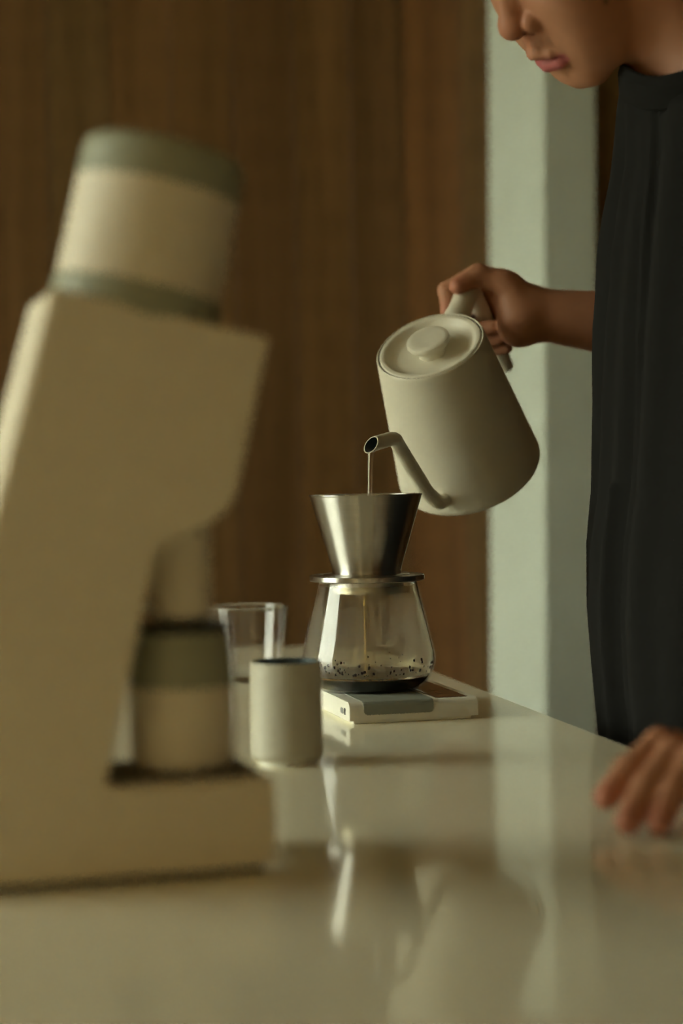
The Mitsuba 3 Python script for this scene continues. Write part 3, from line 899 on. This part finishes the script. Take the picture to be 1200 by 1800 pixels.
def hand_color(tips, joints):
    def fn(V):
        c = SKIN * (0.95 + 0.1 * mikit.meshkit.fbm(V * 160, 3)[:, None])
        for t in tips:
            w = np.exp(-(np.linalg.norm(V - t, axis=1) / .011) ** 2)[:, None]
            c = c * (1 - w) + A(.45, .155, .105) * w
        for t in joints:
            w = np.exp(-(np.linalg.norm(V - t, axis=1) / .008) ** 2)[:, None] * .5
            c = c * (1 - w) + A(.42, .165, .10) * w
        return c
    return fn


add_piece(upper, HCEN - .20, HCEN + .20, .0017, lambda V: head_color((V - HO) @ HR / HS))
add_piece(right_arm, A(.04, 1.93, 1.13), A(.56, 2.25, 1.52), .0020, hand_color([RT[3], RF[0][3], RF[0][2]], [RT[2], RF[0][1]]))
add_piece(left_arm, A(.15, 1.20, .88), A(.56, 1.68, 1.50), .0022, hand_color([f[3] for f in LF], [f[1] for f in LF]))
add_piece(rest, A(.1, 1.45, .03), A(.65, 2.2, 1.62), .009)
nv = np.cumsum([0] + [len(p[0]) for p in pieces])
put('person__body', (np.vstack([p[0] for p in pieces]), np.vstack([p[1] + n for p, n in zip(pieces, nv)])), 'skin', True, color=np.vstack(cols))
tag('person', 'person in a black t-shirt bending over the worktop and holding the tilted kettle', 'person')


# ribbed collar
ca = np.linspace(-np.pi, np.pi, 73)[:-1]
cen = A(.3500, 1.7720, 1.503)
fu = A(-.95, -.22, -.12)
fu /= np.linalg.norm(fu)
fv = A(.22, -.95, -.22)
fv -= fu * (fv @ fu)
fv /= np.linalg.norm(fv)
fw = np.cross(fu, fv)
def shirt_sdf(p):
    d = torso_sdf(p, top=1.545)
    d = smin(d, cone(p, RS + A(-.005, -.012, .0), REL + (RS - REL) * .18, .078, .086), .05)
    d = smin(d, cone(p, LS + A(-.005, .012, .0), LEL + (LS - LEL) * .18, .078, .086), .05)
    z = p[:, 2]
    # hanging folds
    dx, dy = p[:, 0] - .36, p[:, 1] - TC[1]
    ang = np.arctan2(dx * EV[0] + dy * EV[1], -(dx * EU[0] + dy * EU[1]))
    f = .0045 * np.sin(ang * 7.0 + 1.2 * np.sin(z * 5) + .6) + .0035 * np.sin(ang * 13 + 2.0 * np.sin(z * 4 + 1) + z * 3)
    f += .008 * np.exp(-((ang + .42 - .35 * (1.45 - z)) / .055) ** 2)
    f += .006 * np.exp(-((ang + .05 - .2 * (1.45 - z)) / .06) ** 2) * (z < 1.12)
    f += .006 * (mikit.meshkit.fbm(np.stack([p[:, 0] * 12, p[:, 1] * 12, z * 5], 1), 3) - .5)
    w = np.clip((1.50 - z) / .12, 0, 1) * np.clip(np.abs(p[:, 0] - .36) * 0 + 1, 0, 1)
    d = d - f * w
    q = p - cen
    high = q @ fw
    out = np.linalg.norm(q - high[:, None] * fw, axis=1) - .092 - 1.2 * np.maximum(high, 0)     # the neck opening
    return smax(d, -np.maximum(out, -.018 - high), .012).astype(np.float32)


put('person__shirt', skin_mesh(lambda p: smax(shirt_sdf(p), .80 - p[:, 2], .006), A(.12, 1.40, .77), A(.66, 2.24, 1.58), .0045), 'black_cotton', True)
labels['person__shirt'] = {'label': 'loose black cotton t-shirt'}
sec = fillet([(-.003, -.023), (.0045, -.023), (.0050, -.002), (.0015, .007), (-.003, .007), (-.003, -.023)], [0, .002, .002, .002, .002, 0], 4)
V = np.array([[cen + (fu * math.cos(t) * (.086 + r) + fv * math.sin(t) * (.084 + r)) + fw * (h - .011 * math.exp(-((t - .45) / .5) ** 2)) for r, h in sec] for t in ca])
n_, m_ = V.shape[:2]
i, j = np.meshgrid(np.arange(n_), np.arange(m_ - 1), indexing='ij')
k = (i + 1) % n_
put('person__shirt__collar', (V.reshape(-1, 3), np.stack([i * m_ + j, k * m_ + j, k * m_ + j + 1, i * m_ + j + 1], -1).reshape(-1, 4)), 'black_cotton', True)


def trouser_sdf(p):
    d = None
    for s in (1, -1):
        hip = A(.37, 1.80, .90) + EV * s * .085
        knee = A(.40, 1.80, .50) + EV * s * .10
        ank = A(.43, 1.80, .06) + EV * s * .10
        e = smin(cone(p, hip, knee, .105, .082), cone(p, knee, ank, .082, .068), .03)
        d = e if d is None else smin(d, e, .03)
    return smax(d, .05 - p[:, 2], .01)


put('person__trousers', skin_mesh(trouser_sdf, A(.2, 1.5, .02), A(.6, 2.1, 1.05), .009), 'dark_denim', True)


def shoe_sdf(p):
    d = None
    for s in (1, -1):
        b = A(.44, 1.80, .045) + EV * s * .10
        e = smin(cone(p, b, b - EU * .17 + A(0, 0, -.012), .048, .036), cone(p, b + A(0, 0, .05), b, .045, .05), .03)
        d = e if d is None else np.minimum(d, e)
    return smax(d, .0 - p[:, 2], .004)


put('person__shoes', skin_mesh(shoe_sdf, A(.15, 1.55, -.02), A(.6, 2.05, .18), .006), 'shoe_leather', True)
hair = lambda p: smax(ell(((p - HO) @ HR / HS).astype(np.float32), (-98, 0, 92), (102, 82, 94)) * HS - .006 * mikit.meshkit.fbm(((p - HO) @ HR / HS) * A(.03, .16, .16), 3),
                      -cone(((p - HO) @ HR / HS).astype(np.float32), (40, 0, 20), (-40, 0, 10), 80, 88) * HS, .006)
put('person__hair', skin_mesh(hair, HCEN - .25, HCEN + .25, .004), 'black_hair', True)
for k, s in enumerate((1, -1)):
    m = trimesh.creation.icosphere(3, .0115)
    m.apply_translation(HO + HR @ A(-19, 32 * s, 45.5) * HS)
    put('person__eye' + ('_%03d' % k if k else ''), m, 'eye_white', True)
